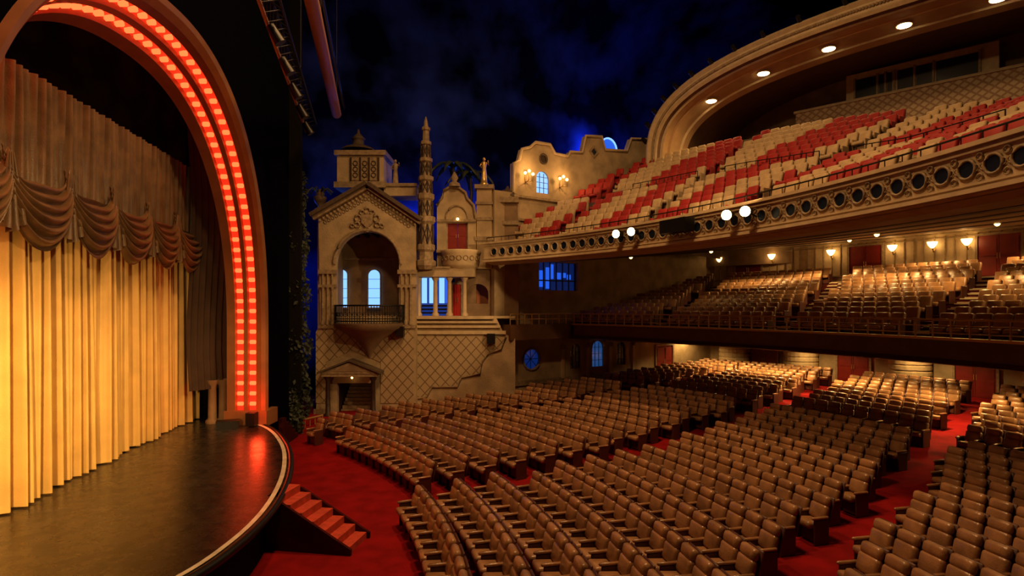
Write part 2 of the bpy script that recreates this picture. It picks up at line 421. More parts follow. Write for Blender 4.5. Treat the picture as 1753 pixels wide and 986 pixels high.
# shield relief
c=E(629,377); 
b.prism([(c[0]-.32,c[1]+.3),(c[0]+.32,c[1]+.3),(c[0]+.3,c[1]-.15),(c[0],c[1]-.45),(c[0]-.3,c[1]-.15)],[],F,-.12,0,TRIM)
for dx,dz,R in ((-.5,.1,.17),(.5,.1,.17),(-.55,-.25,.14),(.55,-.25,.14),(0,.5,.17),(-.28,.42,.12),(.28,.42,.12),(-.8,-.3,.1),(.8,-.3,.1),(0,-.5,.12)):
    b.ringf(F,c[0]+dx,c[1]+dz,-.06,R,.055,TRIM,10)
# side walls & back
b.boxf(F,out[0][0],out[0][0]+.3,-6,E(0,372)[1],.35,2.9,PLASTER); b.boxf(F,out[1][0]-.3,out[1][0],-6,E(0,378)[1],.35,2.9,PLASTER)
b.boxf(F,out[0][0],out[1][0],-6,-1,2.7,2.9,PLASTER_D)
# wall base plinth
u0,u1,v0,v1=rect(538,700,562,722); b.boxf(F,u0,u1,v0,v1,-.12,0,TRIM)
u0,u1,v0,v1=rect(652,700,712,722); b.boxf(F,u0,u1,v0,v1,-.12,0,TRIM)
b.done()

b=MB('tower_balcony')
cu,cv=E(633,0)[0],0
n=20;zt=E(0,553)[1]
b.lathe((cu,31.6,0),[(.05,E(0,613)[1]),(.25,E(0,600)[1]),(.7,E(0,582)[1]),(1.5,E(0,566)[1]),(1.78,E(0,561)[1]),(1.85,zt)],PLASTER_D,24,pi,2*pi)
b.lathe((cu,31.6,0),[(1.85,zt),(.01,zt)],PLASTER_D,24,pi,2*pi)
for zz,r in ((E(0,523)[1],.05),(E(0,549)[1],.04)): b.tube([(cu+1.85*math.cos(pi+pi*i/n),31.6+1.5*math.sin(pi+pi*i/n),zz) for i in range(n+1)],r,BLACKM,6)
for i in range(41):
    a=pi+pi*i/40; x,y=cu+1.85*math.cos(a),31.6+1.5*math.sin(a); b.cyl((x,y,zt),(x,y,E(0,523)[1]),.022,.022,BLACKM,5)
    if i%2: b.ringf(lambda u,v,w:(x+u*-math.sin(a),y+u*math.cos(a),v),0,(zt+E(0,523)[1])/2,0,.12,.015,BLACKM,8)
b.done()

def arched_window(name,fr,u0,u1,v0,vt,w,glow,bars=2,frame=TRIM,fw=.07):
    b=MB(name); vs_=vt-(u1-u0)/2
    b.prism(arch_poly(u0-fw,u1+fw,v0-fw,vs_,vt+fw,12),[arch_poly(u0,u1,v0,vs_,vt,12)],fr,w-.1,w+.02,frame)
    b.prism(arch_poly(u0,u1,v0,vs_,vt,12),[],fr,w-.03,w,glow)
    for i in range(1,bars): u=u0+(u1-u0)*i/bars; b.boxf(fr,u-.015,u+.015,v0,vt-.1,w-.06,w-.03,BLACKM)
    for i in range(1,4): v=v0+(vt-v0)*i/4; b.boxf(fr,u0,u1,v-.012,v+.012,w-.06,w-.03,BLACKM)
    return b.done()
for k,(a0,a1) in enumerate(((577,595),(631,651))):
    u0,v0=E(a0,526,34.1);u1,vt=E(a1,462,34.1)
    arched_window('window_%d'%(k+1),fr_plane(34.1),u0,u1,v0,vt,0,BLUEW,1)

b=MB('door_portal') # aedicule
pz=.55
for a in (567,643):
    u=E(a,0)[0]; b.lathe((u,31.6-pz,0),[(.22,-6),(.22,-5.75),(.13,-5.6),(.12,E(0,650)[1]),(.2,E(0,645)[1]),(.2,E(0,641)[1])],DARKWOOD,12)
u0,u1,v0,v1=rect(558,636,651,642); b.boxf(F,u0,u1,v0,v1,-pz-.25,0,TRIM)
p=[E(554,637),E(655,637),E(605,618)]; b.prism(p,[],F,-pz-.28,0,TRIM)
pi_=[E(575,633),E(636,633),E(605,622)]; b.prism(pi_,[],F,-pz-.30,-pz-.2,PLASTER_D)
for (p,q) in ((E(552,637),E(605,616)),(E(605,616),E(658,637))):
    b.prism([p,q,(q[0],q[1]+.1),(p[0],p[1]+.1)],[],F,-pz-.38,0,ROOF)
u,v=E(606,642); b.sphere((u,31.2,v-.1),.06,WARMG,8)
# inner stair
for i in range(8):
    u0,_=E(578,0);u1,_=E(634,0); z=-6+.17*(i+1); b.boxf(F,u0,u1,-6,z,.35+.27*i,.35+.27*(i+1),TRIM)
b.boxf(F,E(576,0)[0]-.1,E(576,0)[0],-6,E(0,650)[1],.3,2.6,DARKWOOD);b.boxf(F,E(636,0)[0],E(636,0)[0]+.1,-6,E(0,650)[1],.3,2.6,DARKWOOD)
b.done()

# roof pavilion
b=MB('roof_pavilion')
def FY(Y): return fr_plane(Y)
u0,u1,v0,v1=rect(577,265,657,318,32.6)
b.boxf(FY(32.6),u0,u1,v0,v1,0,2.2,PLASTER)
for a0,a1,y0,y1,w in ((573,661,258,266,.15),(573,661,312,322,.2)):
    q=rect(a0,y0,a1,y1,32.6); b.boxf(FY(32.6),*q,-w,2.3,TRIM)
q=rect(601,270,648,309,32.6); b.boxf(FY(32.6),*q,-.05,0,TRIM)
for a in (601,617,632,648): uu=E(a,0,32.6)[0]; b.boxf(FY(32.6),uu-.05,uu+.05,q[2],q[3],-.09,0,DARKWOOD)
for a in (609,625,640):
    uc=E(a,0,32.6)[0]
    for pz_ in (280,290,300): b.ringf(FY(32.6),uc,E(0,pz_,32.6)[1],-.07,.13,.03,ROOF,8)
c=E(613,258,33.5); b.lathe((c[0],33.6,c[1]),[(1.0,0),(.9,.12),(.45,.3),(.32,.35),(.32,.65),(.4,.7),(.25,.85),(.1,1.0),(.04,1.25)],ROOF,12)
b.done()

def statue(name,x,y,z,h,mt):
    b=MB(name); k=h/1.7
    b.lathe((x,y,z),[(.28*k,-.12),(.28*k,0),(.22*k,.02),(.2*k,.3*k),(.16*k,.75*k),(.13*k,1.0*k),(.19*k,1.32*k),(.17*k,1.4*k),(.06*k,1.45*k),(.055*k,1.5*k)],mt,12)
    b.sphere((x,y-.02,z+1.6*k),.105*k,mt,10,1.2)
    b.tube([(x-.17*k,y,z+1.36*k),(x-.27*k,y-.05,z+1.12*k),(x-.12*k,y-.2*k,z+.98*k)],.045*k,mt,6)
    b.tube([(x+.17*k,y,z+1.36*k),(x+.3*k,y-.03,z+1.2*k),(x+.27*k,y-.12*k,z+1.5*k)],.045*k,mt,6)
    b.tube([(x-.1*k,y-.16*k,z+.05),(x-.05*k,y-.17*k,z+.6*k),(x+.05*k,y-.13*k,z+1.0*k)],.03*k,mt,5)
    return b.done()
x,z=E(677,318,32.8); statue('stone_statue',x,32.8,z+.1,1.35,TRIM)
b=MB('roof_parapet'); q=rect(657,318,712,335,32.6); b.boxf(FY(32.6),*q,0,1.5,PLASTER)
q=rect(655,314,714,319,32.6); b.boxf(FY(32.6),*q,-.1,1.6,TRIM); b.done()
x,z=E(548,352,32.0)
b=MB('roof_urn'); b.lathe((x,32.0,z-.4),[(.3,0),(.3,.2),(.1,.35),(.3,.6),(.36,.85),(.2,.95),(.25,1.05),(.05,1.3)],ROOF,12)
for i in range(7): b.tube([(x,32,z+.6),(x+.4*math.cos(i*.9),32+.4*math.sin(i*.9),z+.95),(x+.7*math.cos(i*.9),32+.7*math.sin(i*.9),z+.7)],.05,LEAF,5)
b.done()

# ---------------------------------------------------------------- spire tower
b=MB('ornamental_spire'); Ys=31.9; cx_=E(729,0,Ys)[0]
def zz(py): return (525-py)*Ys/1000
tiers=[(462,.42),(455,.55),(447,.55),(445,.42),(432,.40),(428,.50),(420,.50),(418,.40),(385,.40),(380,.52),(372,.52),(370,.38),(345,.36),(341,.46),(333,.46),(331,.34),(312,.32),(309,.42),(303,.42),(301,.30),(280,.27),(277,.36),(272,.36),(270,.25),(250,.23),(248,.3),(243,.3),(241,.2),(225,.18),(223,.24),(219,.24),(217,.14),(208,.1),(200,.03)]
b.lathe((cx_,Ys,0),[(r,zz(py)) for py,r in tiers],TRIM,8,smooth=False)
for p0,p1,r in ((418,385,.43),(370,345,.4),(331,312,.36),(301,280,.32),(270,250,.27)):
    for i in range(8):
        a=2*pi*(i+.5)/8; a2=2*pi*(i+1.5)/8
        b.cyl((cx_+r*math.cos(a),Ys+r*math.sin(a),zz(p0)),(cx_+r*math.cos(a),Ys+r*math.sin(a),zz(p1)),.04,.035,DARKWOOD,5)
        b.cyl((cx_+r*math.cos(a),Ys+r*math.sin(a),zz(p0)),(cx_+r*.95*math.cos(a2),Ys+r*.95*math.sin(a2),zz(p1)),.035,.035,DARKWOOD,5)
        b.cyl((cx_+r*math.cos(a2),Ys+r*math.sin(a2),zz(p0)),(cx_+r*.95*math.cos(a),Ys+r*.95*math.sin(a),zz(p1)),.035,.035,DARKWOOD,5)
b.done()

# ---------------------------------------------------------------- terrace wall & loggia
YW=32.2; FW=fr_plane(YW)
def EW(a,bb): return E(a,bb,YW)
b=MB('wall_terrace')
b.prism([EW(705,722),EW(882,722),EW(882,580),EW(862,571),EW(850,545),EW(705,542)],[],FW,0,.3,PLASTER)
lp=[(866,577),(858,598),(838,604),(826,618),(822,640),(790,646),(783,662),(740,662),(730,680),(712,682)]
b.prism([EW(712,574)]+[EW(*p) for p in lp],[],FW,-.05,0,LATT)
for py,a1,h,w in ((541,846,5,.35),(549,852,4,.25),(557,857,4,.2),(566,866,6,.14)):
    u0,v0=EW(708,py+h);u1,v1=EW(a1,py); b.boxf(FW,u0,u1,v0,v1,-w,0,CREAM)
u0,v0=EW(705,545);u1,v1=EW(882,541); b.boxf(FW,u0,u1,v0,v1,0,1.4,PLASTER)
u0,v0=EW(712,722);u1,v1=EW(882,703); b.boxf(FW,u0,u1,v0,v1,-.1,0,TRIM)
b.tube([(EW(*p)[0],YW-.06,EW(*p)[1]) for p in lp],.05,TRIM,6)
b.done()
b=MB('terrace_loggia')
FL=fr_plane(32.5)
for a in (716,745,769,795):
    u=E(a,0,32.5)[0]; z0=E(0,541,32.5)[1]; z1=E(0,474,32.5)[1]
    b.lathe((u,32.6,0),[(.2,z0),(.2,z0+.12),(.13,z0+.2),(.11,z1-.25),(.2,z1-.08),(.2,z1)],CREAM,12)
u0,v0=E(706,474,32.5);u1,v1=E(813,460,32.5); b.boxf(FL,u0,u1,v0,v1,-.25,1.6,PLASTER)
u1b=E(772,0,32.5)[0]; b.boxf(FL,u0,u1b,v1,v1+.1,-.35,1.6,TRIM)
b.boxf(FL,u0,u0+.15,-1,v1,1.0,1.6,PLASTER_D)
b.boxf(FL,E(772,0)[0],u1,E(0,541)[1],v0,1.1,1.3,PLASTER_D)
b.done()
b=MB('window_3'); u0,v0=E(706,541,33.8);u1,v1=E(772,473,33.8)
b.boxf(fr_plane(33.8),u0,u1,v0,v1,0,.05,mat('blue_backing',(.01,.02,.08),.5,emit=(.03,.12,.8),estr=.25))
for a in (709,722,735,752,762):
    q=rect(a,476,a+9,519,33.75); b.boxf(fr_plane(33.75),*q,-.05,0,BLUEW if a in(722,735,752) else BLUEB)
for i in range(3): q=rect(708,522+i*6,772,525+i*6,33.7); b.boxf(fr_plane(33.7),*q,-.05,0,BLACKM)
b.done()
def door(name,fr,u0,u1,v0,v1,w,mt=REDDOOR,frame=TRIM):
    b=MB(name); b.boxf(fr,u0-.12,u0,v0,v1+.12,w-.1,w,frame);b.boxf(fr,u1,u1+.12,v0,v1+.12,w-.1,w,frame);b.boxf(fr,u0,u1,v1,v1+.12,w-.1,w,frame)
    m=(u0+u1)/2
    for a,c in ((u0,m-.01),(m+.01,u1)):
        b.boxf(fr,a,c,v0,v1,w-.04,w,mt)
        h=(v1-v0)
        for p,q in ((.06,.45),(.52,.93)): b.boxf(fr,a+.1,c-.1,v0+h*p,v0+h*q,w-.065,w-.04,mt)
        b.cyl(fr(m-.06 if a==u0 else m+.06,v0+h*.45,w-.1),fr(m-.06 if a==u0 else m+.06,v0+h*.58,w-.1),.015,.015,BRASS,6)
    return b.done()
u0,v0=E(775,541,33.5);u1,v1=E(789,487,33.5); door('door_1',fr_plane(33.55),u0,u1,v0,v1,0,mat('bright_red_door',(.5,.02,.015),.5))
# back corridor arch wall right of loggia
b=MB('wall_side_passage'); FS=fr_plane(33.4)
def ES(a,bb): return E(a,bb,33.4)
ar=arch_poly(ES(800,0)[0],ES(836,0)[0],ES(0,520)[1],ES(0,503)[1],ES(0,486)[1])
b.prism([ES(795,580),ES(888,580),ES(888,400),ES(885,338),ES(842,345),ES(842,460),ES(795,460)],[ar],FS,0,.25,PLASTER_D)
b.boxf(FS,ES(798,0)[0],ES(838,0)[0],ES(0,522)[1],ES(0,484)[1],.9,.95,mat('warm_light_wall',(.45,.16,.06),.8))  # orange colour stands in for the warm light inside the archway
q=(ES(840,0)[0],ES(888,0)[0],ES(0,347)[1],ES(0,338)[1]); b.boxf(FS,*q,-.2,.4,TRIM)
q=(ES(840,0)[0],ES(888,0)[0],ES(0,385)[1],ES(0,378)[1]); b.boxf(FS,*q,-.1,.0,TRIM)
b.done()
b=MB('small_dome_roof'); x,z=E(869,338,34.2); b.lathe((x,34.4,z),[(.8,0),(.8,.08),(.66,.25),(.4,.42),(.15,.5),(.05,.7)],ROOF,16); b.done()
# baroque house (second)
b=MB('baroque_gable_house'); Y2=33.0; F2=fr_plane(Y2)
def E2(a,bb): return E(a,bb,Y2)
out=[E2(*p) for p in ((748,462),(815,462),(815,375),(811,352),(800,340),(797,330),(786,322),(771,320),(760,326),(757,338),(748,352))]
dr=[E2(764,427),E2(801,427),E2(801,381),E2(764,381)]
b.prism(out,[dr],F2,0,.3,PLASTER)
b.tube([(E2(*p)[0],Y2-.05,E2(*p)[1]) for p in ((748,352),(757,338),(760,326),(771,320),(786,322),(797,330),(800,340),(811,352),(815,375))],.09,TRIM,6)
pts=[(E2(782,0)[0]+.62*math.cos(pi*i/12),Y2-.04,E2(0,375)[1]+.75*math.sin(pi*i/12)) for i in range(13)]; b.tube(pts,.05,TRIM,6)
for a0,a1,y0,y1,w in ((748,815,376,380,.12),(748,815,428,433,.25)): b.boxf(F2,E2(a0,0)[0],E2(a1,0)[0],E2(0,y1)[1],E2(0,y0)[1],-w,0,TRIM)
b.lathe((E2(778,0)[0],Y2,E2(0,320)[1]),[(.35,0),(.3,.2),(.12,.3),(.22,.5),(.15,.65),(.03,.85)],TRIM,10)
b.boxf(F2,E2(815,0)[0]-.2,E2(815,0)[0],E2(0,462)[1],E2(0,380)[1],.3,1.6,PLASTER)
b.done()
door('door_2',F2,E2(766,0)[0],E2(799,0)[0],E2(0,427)[1],E2(0,382)[1],.2)
b=MB('wall_lamp'); u,v=E2(784,376); b.sphere((u,Y2-.25,v),.08,WARMG,8); b.tube([(u,Y2,v+.1),(u,Y2-.15,v+.15),(u,Y2-.25,v+.08)],.02,BRASS,5); b.done()
# pedestal column with golden statue
b=MB('statue_pedestal'); q=(E2(816,0)[0],E2(842,0)[0]); b.boxf(F2,q[0],q[1],E2(0,460)[1],E2(0,322)[1],0,.9,PLASTER)
for y0,y1,w in ((316,323,.12),(345,350,.06),(372,377,.06),(405,412,.1)): b.boxf(F2,q[0]-w,q[1]+w,E2(0,y1)[1],E2(0,y0)[1],-w,1.0,TRIM)
b.done()
x,z=E2(828,314); statue('golden_statue',x,Y2+.4,z+.1,1.45,GOLD)
# balcony return under second house
b=MB('corner_balcony')
u0=E(757,0,32.4)[0];u1=E(817,0,32.2)[0]
b.lathe(((u0+u1)/2,33,0),[(.6,E(0,462)[1]),(.95,E(0,455)[1]),(1.05,E(0,450)[1]),(1.05,E(0,432)[1]),(1.15,E(0,428)[1]),(1.1,E(0,425)[1])],CREAM,20,pi,2*pi)
for i in range(9):
    a=pi+pi*(i+.5)/9; x0,y0_=(u0+u1)/2+1.07*math.cos(a),33+1.07*math.sin(a)
    b.ringf(lambda u,v,w:(x0-u*math.sin(a),y0_+u*math.cos(a),v),0,E(0,440)[1],0,.13,.025,TRIM,10)
b.done()

# palms behind parapet
def palm(name,x,y,z,h,n=9,L=1.6):
    b=MB(name); b.tube([(x,y,z),(x+.1,y,z+h*.5),(x,y,z+h)],.12,DARKWOOD,7)
    for i in range(n):
        a=2*pi*i/n+.3; dr=(math.cos(a),math.sin(a)); vs=[]
        for k in range(8):
            t=k/7; px_,py_=x+dr[0]*L*t,y+dr[1]*L*t; pz=z+h+.7*L*t-1.1*L*t*t; wd=.24*math.sin(pi*min(1,t+.1))*L*.6+.02
            vs+=[(px_-dr[1]*wd,py_+dr[0]*wd,pz-.12),(px_,py_,pz),(px_+dr[1]*wd,py_-dr[0]*wd,pz-.12)]
        b.add(vs,[f for k in range(7) for f in ((3*k,3*k+1,3*k+4,3*k+3),(3*k+1,3*k+2,3*k+5,3*k+4))],LEAF)
    return b.done()
palm('palm_tree',-3.6,35.6,6.0,2.6)
palm('palm_tree',-2.6,36.2,6.0,2.2)

# ivy
def ivy(name,x,y,z0,z1,r,n,ls=1.0):
    b=MB(name); b.cyl((x,y,z0),(x,y,z1),r*.45,r*.2,LEAF,8)
    for i in range(n):
        t=random.random(); z=z0+(z1-z0)*t; rr=r*(.6+.5*random.random())*(1.1-.5*t)*(1+.25*math.sin(z*2.3)); a=random.uniform(0,2*pi)
        c=Vector((x+rr*math.cos(a),y+rr*math.sin(a),z)); s_=random.uniform(.07,.16)*ls
        d1=Vector((random.uniform(-1,1),random.uniform(-1,1),random.uniform(-1,1))).normalized(); d2=d1.orthogonal().normalized()
        b.add([c-d1*s_,c+d2*s_*.6,c+d1*s_,c-d2*s_*.6],[(0,1,2,3)],LEAF)
    return b.done()
ivy('climbing_ivy',-11.35,30.9,-5.9,7.2,.62,2600)
ivy('climbing_ivy',-12.0,29.8,-5.9,-.5,.55,1200)
for i in range(4): ivy('potted_shrub',-10.2-.55*i,27.2+.8*i,-5.9,-4.6+.3*(i%2),.5,350)
b=MB('side_stair_rail')
pth=[(-10.3,25.6,-4.2),(-10.5,27,-4.9),(-10.1,28.5,-5.5),(-9.6,29.6,-5.5)]
b.tube(pth,.05,BRASS,6)
for p in catmull(pth,4)[::1]: b.cyl((p[0],p[1],-6),p,.025,.025,BRASS,5)
for i in range(5): b.box((-10.6,25.2+.35*i,-6+(5-i)*.12),(1.6,.35,(5-i)*.24),CARPET_D)
b.done()
b=MB('wall_far_left'); b.box((-16.2,33.1,-1),(5.6,.3,10),DARK); b.done()
b=MB('window_4'); b.box((-12.95,31.4,-.1),(.42,.1,5.2),BLUEW);b.box((-12.6,31.45,-.1),(.35,.1,4.6),BLUEB)  # glowing strips stand in for blue light in the narrow opening
for i in range(6): b.box((-12.85,31.33,-2.3+.9*i),(.7,.05,.05),BLACKM)
b.done()

# ---------------------------------------------------------------- diagonal side wall
b=MB('wall_side')
top=[(0,6.6),(1.3,6.6),(1.3,8.3),(1.7,8.5),(1.9,9.2),(2.5,9.4),(2.9,9.75),(4.0,9.8),(4.4,9.3),(5.4,9.3),(5.6,9.6),(6.6,9.7),(6.9,10.8),(8.3,11.0),(8.6,10.2),(10.6,10.4),(11.0,11.3),(14.5,11.8),(14.5,14),(26,14)]
outl=[(0,-6)]+[(26,-6)]+top[::-1]
win=arch_poly(3.0,3.95,6.8,7.65,8.1)
mw=[(3.2,1.0),(6.3,1.0),(6.3,2.7),(3.2,2.7)]
lw=[arch_poly(6.08-.42,6.08+.42,-3.85,-2.75,-2.3),arch_poly(8.0-.5,8.0+.5,-3.85,-2.7,-2.2),arch_poly(10.1-.42,10.1+.42,-3.85,-2.75,-2.3)]
circ=[(2.65+.62*math.cos(2*pi*i/20),-3.1+.62*math.sin(2*pi*i/20)) for i in range(20)]
b.prism(outl,[win,mw,circ]+lw,fr_diag,0,.3,PLASTER)
b.tube([fr_diag(u,v,-.05) for u,v in top[1:18]],.09,CREAM,6)
for u0,u1,v,w in ((1.3,11,6.35,.12),(1.3,14,5.0,.1),(0,26,-1.9,.1),(0,26,-4.6,.08),(0,26,-4.45,.06)): b.boxf(fr_diag,u0,u1,v,v+.14,-w,0,TRIM)
b.ringf(fr_diag,3.5,8.85,-.05,.28,.06,ROOF,14); b.discf(fr_diag,3.5,8.85,-.03,.22,DARKWOOD)
b.prism([(7.6,10.3),(8.0,9.9),(7.6,9.5),(7.2,9.9)],[[(7.6,10.15),(7.85,9.9),(7.6,9.65),(7.35,9.9)]],fr_diag,-.08,0,TRIM)
b.prism([(7.6,10.15),(7.85,9.9),(7.6,9.65),(7.35,9.9)],[],fr_diag,-.04,0,GLASSD)
for u in (5.0,7.05,9.05,11.2):
    b.boxf(fr_diag,u-.1,u+.1,-4.4,-2.6,-.12,0,CREAM); b.sphere(fr_diag(u,-2.45,-.15),.16,TRIM,8)
b.prism(arch_poly(7.25,8.75,-2.25,-2.1,-1.65),[arch_poly(7.4,8.6,-2.25,-2.15,-1.8)],fr_diag,-.12,0,CREAM)
b.done()
arched_window('window_5',fr_diag,3.0,3.95,6.8,8.1,.15,BLUEW,3)
b=MB('window_6'); b.boxf(fr_diag,3.2,6.3,1.0,2.7,.4,.45,mat('blue_backing2',(.01,.02,.08),.5,emit=(.03,.12,.8),estr=.08))
for u,v0,v1 in ((3.5,1.2,2.2),(4.0,1.1,2.4),(4.3,1.7,2.6),(4.9,1.7,2.1),(5.3,1.8,2.1),(5.7,1.7,2.0)): b.boxf(fr_diag,u,u+.28,v0,v1,.33,.38,BLUEB)
b.boxf(fr_diag,3.2,6.3,1.55,1.63,.2,.3,BLACKM)
for i in range(7): b.boxf(fr_diag,3.2+.5*i,3.25+.5*i,1,2.7,.2,.28,BLACKM)
b.done()
b=MB('window_7'); b.ringf(fr_diag,2.65,-3.1,-.02,.64,.07,TRIM,22); b.discf(fr_diag,2.65,-3.1,.18,.62,mat('blue_glass_lit',(.01,.03,.1),.1,emit=(.02,.10,.7),estr=.12))
for i in range(4): a=pi*i/4; b.tube([fr_diag(2.65+.6*math.cos(a),-3.1+.6*math.sin(a),.12),fr_diag(2.65-.6*math.cos(a),-3.1-.6*math.sin(a),.12)],.02,BLACKM,5)
b.done()
GB=mat('blue_pane_lit',(.01,.03,.1),.1,emit=(.04,.18,.6),estr=.25)
for k,(c,hw,g) in enumerate(((6.08,.42,GLASSD),(8.0,.5,GB),(10.1,.42,GLASSD))): arched_window('window_%d'%(8+k),fr_diag,c-hw,c+hw,-3.85,-2.3 if hw<.5 else -2.2,.15,g,3)
b=MB('sky_glow_disc'); b.discf(fr_diag,9.7,10.55,.8,.75,BLUEB,24); b.ringf(fr_diag,9.7,10.55,.75,.75,.06,BLUEW,24); b.done()  # emissive disc and rim stand in for blue lamp glow on the sky
def sconce(name,p,n,glow=WARMG,s=1.0):
    b=MB(name); q=Vector(p)+Vector(n)*.25*s
    b.tube([Vector(p)+Vector((0,0,-.15*s)),Vector(p)+Vector(n)*.15*s+Vector((0,0,-.28*s)),q+Vector((0,0,-.12*s))],.03*s,BRASS,6)
    b.lathe((q.x,q.y,q.z),[(.02,-.14*s),(.08*s,-.1*s),(.16*s,.02),(.2*s,.14*s),(.17*s,.14*s),(.02,.0)],glow,10)
    return b.done()
def light(kind,name,loc,energy,col,size=.2,target=None,angle=60,blend=.6):
    l=bpy.data.lights.new(name,kind); l.energy=energy; l.color=col
    if kind=='AREA': l.size=size
    else: l.shadow_soft_size=size
    if kind=='SPOT': l.spot_size=D(angle); l.spot_blend=blend
    o=bpy.data.objects.new(name,l); scene.collection.objects.link(o); o.location=(loc[0],loc[1],loc[2]+ZO)
    if target is not None:
        d=Vector(target)-Vector(loc); o.rotation_euler=d.to_track_quat('-Z','Y').to_euler()
    return o
WARM=(1,.52,.17)
b=MB('candle_sconce_pair')
for u in (2.2,4.8):
    for du in (-.28,0,.28):
        p=fr_diag(u+du,7.75+(0 if du else .15),-.35); b.sphere(p,.09,WARMG,8); b.tube([fr_diag(u,7.3,0),fr_diag(u+du,7.35,-.3),p],.025,BRASS,5)
b.done()
light('POINT','sconce_light',fr_diag(2.2,7.9,-.7),60,WARM,.1); light('POINT','sconce_light',fr_diag(4.8,7.9,-.7),60,WARM,.1)

# ---------------------------------------------------------------- stepped rakes
def rake(b,rs,zf,th0,mt,nth=60,steps=1,m=.1,riser=None):
    dr=rs[1]-rs[0]; sec=[]
    for i,r in enumerate(rs): sec.append((r-dr/2,i)); sec.append((r+dr/2,i))
    vs=[]
    for j in range(nth+1):
        for r,i in sec:
            tm=thmax(r,m); th=th0+(tm-th0)*j/nth; x,y=P2(r,th); vs.append((x,y,zf(rs[i],th)))
    k=len(sec)
    ft=[];fv=[]
    for j in range(nth):
        for q in range(k-1):
            f=(j*k+q,j*k+q+1,(j+1)*k+q+1,(j+1)*k+q)
            (ft if q%2==0 else fv).append(f)
    b.add(vs,ft,mt); b.add(vs,fv,riser or mt)
def arcs(b,profile,th0,th1,mt,n=80,closed=True,smooth=False):
    k=len(profile); vs=[]
    for j in range(n+1):
        th=th0+(th1-th0)*j/n
        for r,z in profile: x,y=P2(r,th); vs.append((x,y,z))
    fs=[(j*k+q,j*k+(q+1)%k,(j+1)*k+(q+1)%k,(j+1)*k+q) for j in range(n) for q in range(k if closed else k-1)]
    b.add(vs,fs,mt,smooth)

# ---- seats
def rb(size,bev,seg):
    bm=bmesh.new(); bmesh.ops.create_cube(bm,size=1); bmesh.ops.scale(bm,vec=size,verts=bm.verts)
    bmesh.ops.bevel(bm,geom=list(bm.edges),offset=bev,segments=seg,affect='EDGES',profile=.5); return bm
def seat_model(seg,full=True):
    V=[];Fc=[];MI=[];SM=[]
    def put(bm,M,mi,sm=True):
        o=len(V); bm.verts.ensure_lookup_table()
        for v in bm.verts: p=M@v.co; V.append((p.x,p.y,p.z))
        for f in bm.faces: Fc.append([v.index+o for v in f.verts]); MI.append(mi); SM.append(sm)
        bm.free()
    T=Matrix.Translation; R=lambda a:Matrix.Rotation(a,4,'X')
    put(rb((.50,.50,.17),.06,seg),T((0,-.08,.45))@R(D(-5)),0)
    if full:
        put(rb((.52,.16,.38),.065,seg),T((0,.19,.70))@R(D(-14)),0)
        put(rb((.50,.17,.25),.075,seg),T((0,.27,.97))@R(D(-14)),0)
        put(rb((.53,.06,.66),.025,1),T((0,.335,.74))@R(D(-14)),1)
        for s_ in (-1,1):
            put(rb((.07,.46,.07),.025,1),T((s_*.295,-.04,.64)),0)
            put(rb((.05,.40,.60),.01,1),T((s_*.295,-.01,.30)),1,False)
    else:
        put(rb((.50,.14,.56),.055,seg),T((0,.22,.76))@R(D(-14)),0)
        put(rb((.48,.05,.52),.02,1),T((0,.30,.74))@R(D(-14)),1)
        for s_ in (-1,1): put(rb((.05,.42,.58),.015,1),T((s_*.275,-.01,.33)),1,False)
    put(rb((.40,.34,.34),.02,1),T((0,.02,.2)),1,False)
    return np.array(V,dtype=np.float32),Fc,np.array(MI),np.array(SM)
def seat_field(name,pl,model,matsets):
    V,Fc,MI,SM=model; pl=np.array(pl,dtype=np.float32); n=len(pl); nv=len(V)
    ca=np.cos(pl[:,3])[:,None];sa=np.sin(pl[:,3])[:,None]
    X=V[None,:,0]*ca-V[None,:,1]*sa+pl[:,0:1]; Y=V[None,:,0]*sa+V[None,:,1]*ca+pl[:,1:2]; Z=np.repeat(V[None,:,2],n,0)+pl[:,2:3]+ZO
    co=np.stack([X,Y,Z],-1).reshape(-1).astype(np.float32)
    cnt=np.array([len(f) for f in Fc]); flat=np.concatenate([np.array(f) for f in Fc]); nl=len(flat)
    loops=(flat[None,:]+(np.arange(n)*nv)[:,None]).reshape(-1).astype(np.int32)
    st=np.concatenate([[0],np.cumsum(cnt)[:-1]]); starts=(st[None,:]+(np.arange(n)*nl)[:,None]).reshape(-1).astype(np.int32)
    k=max(MI)+1; mi=(MI[None,:]+(pl[:,4:5].astype(int)*k)).reshape(-1).astype(np.int32)
    me=bpy.data.meshes.new(name); me.vertices.add(n*nv); me.loops.add(len(loops)); me.polygons.add(len(starts))
    me.vertices.foreach_set('co',co); me.loops.foreach_set('vertex_index',loops); me.polygons.foreach_set('loop_start',starts)
    me.update(calc_edges=True)
    for m_ in matsets: me.materials.append(m_)
    me.polygons.foreach_set('material_index',mi); me.polygons.foreach_set('use_smooth',np.tile(SM,n)); me.update()
    o=bpy.data.objects.new(name,me); scene.collection.objects.link(o); return o

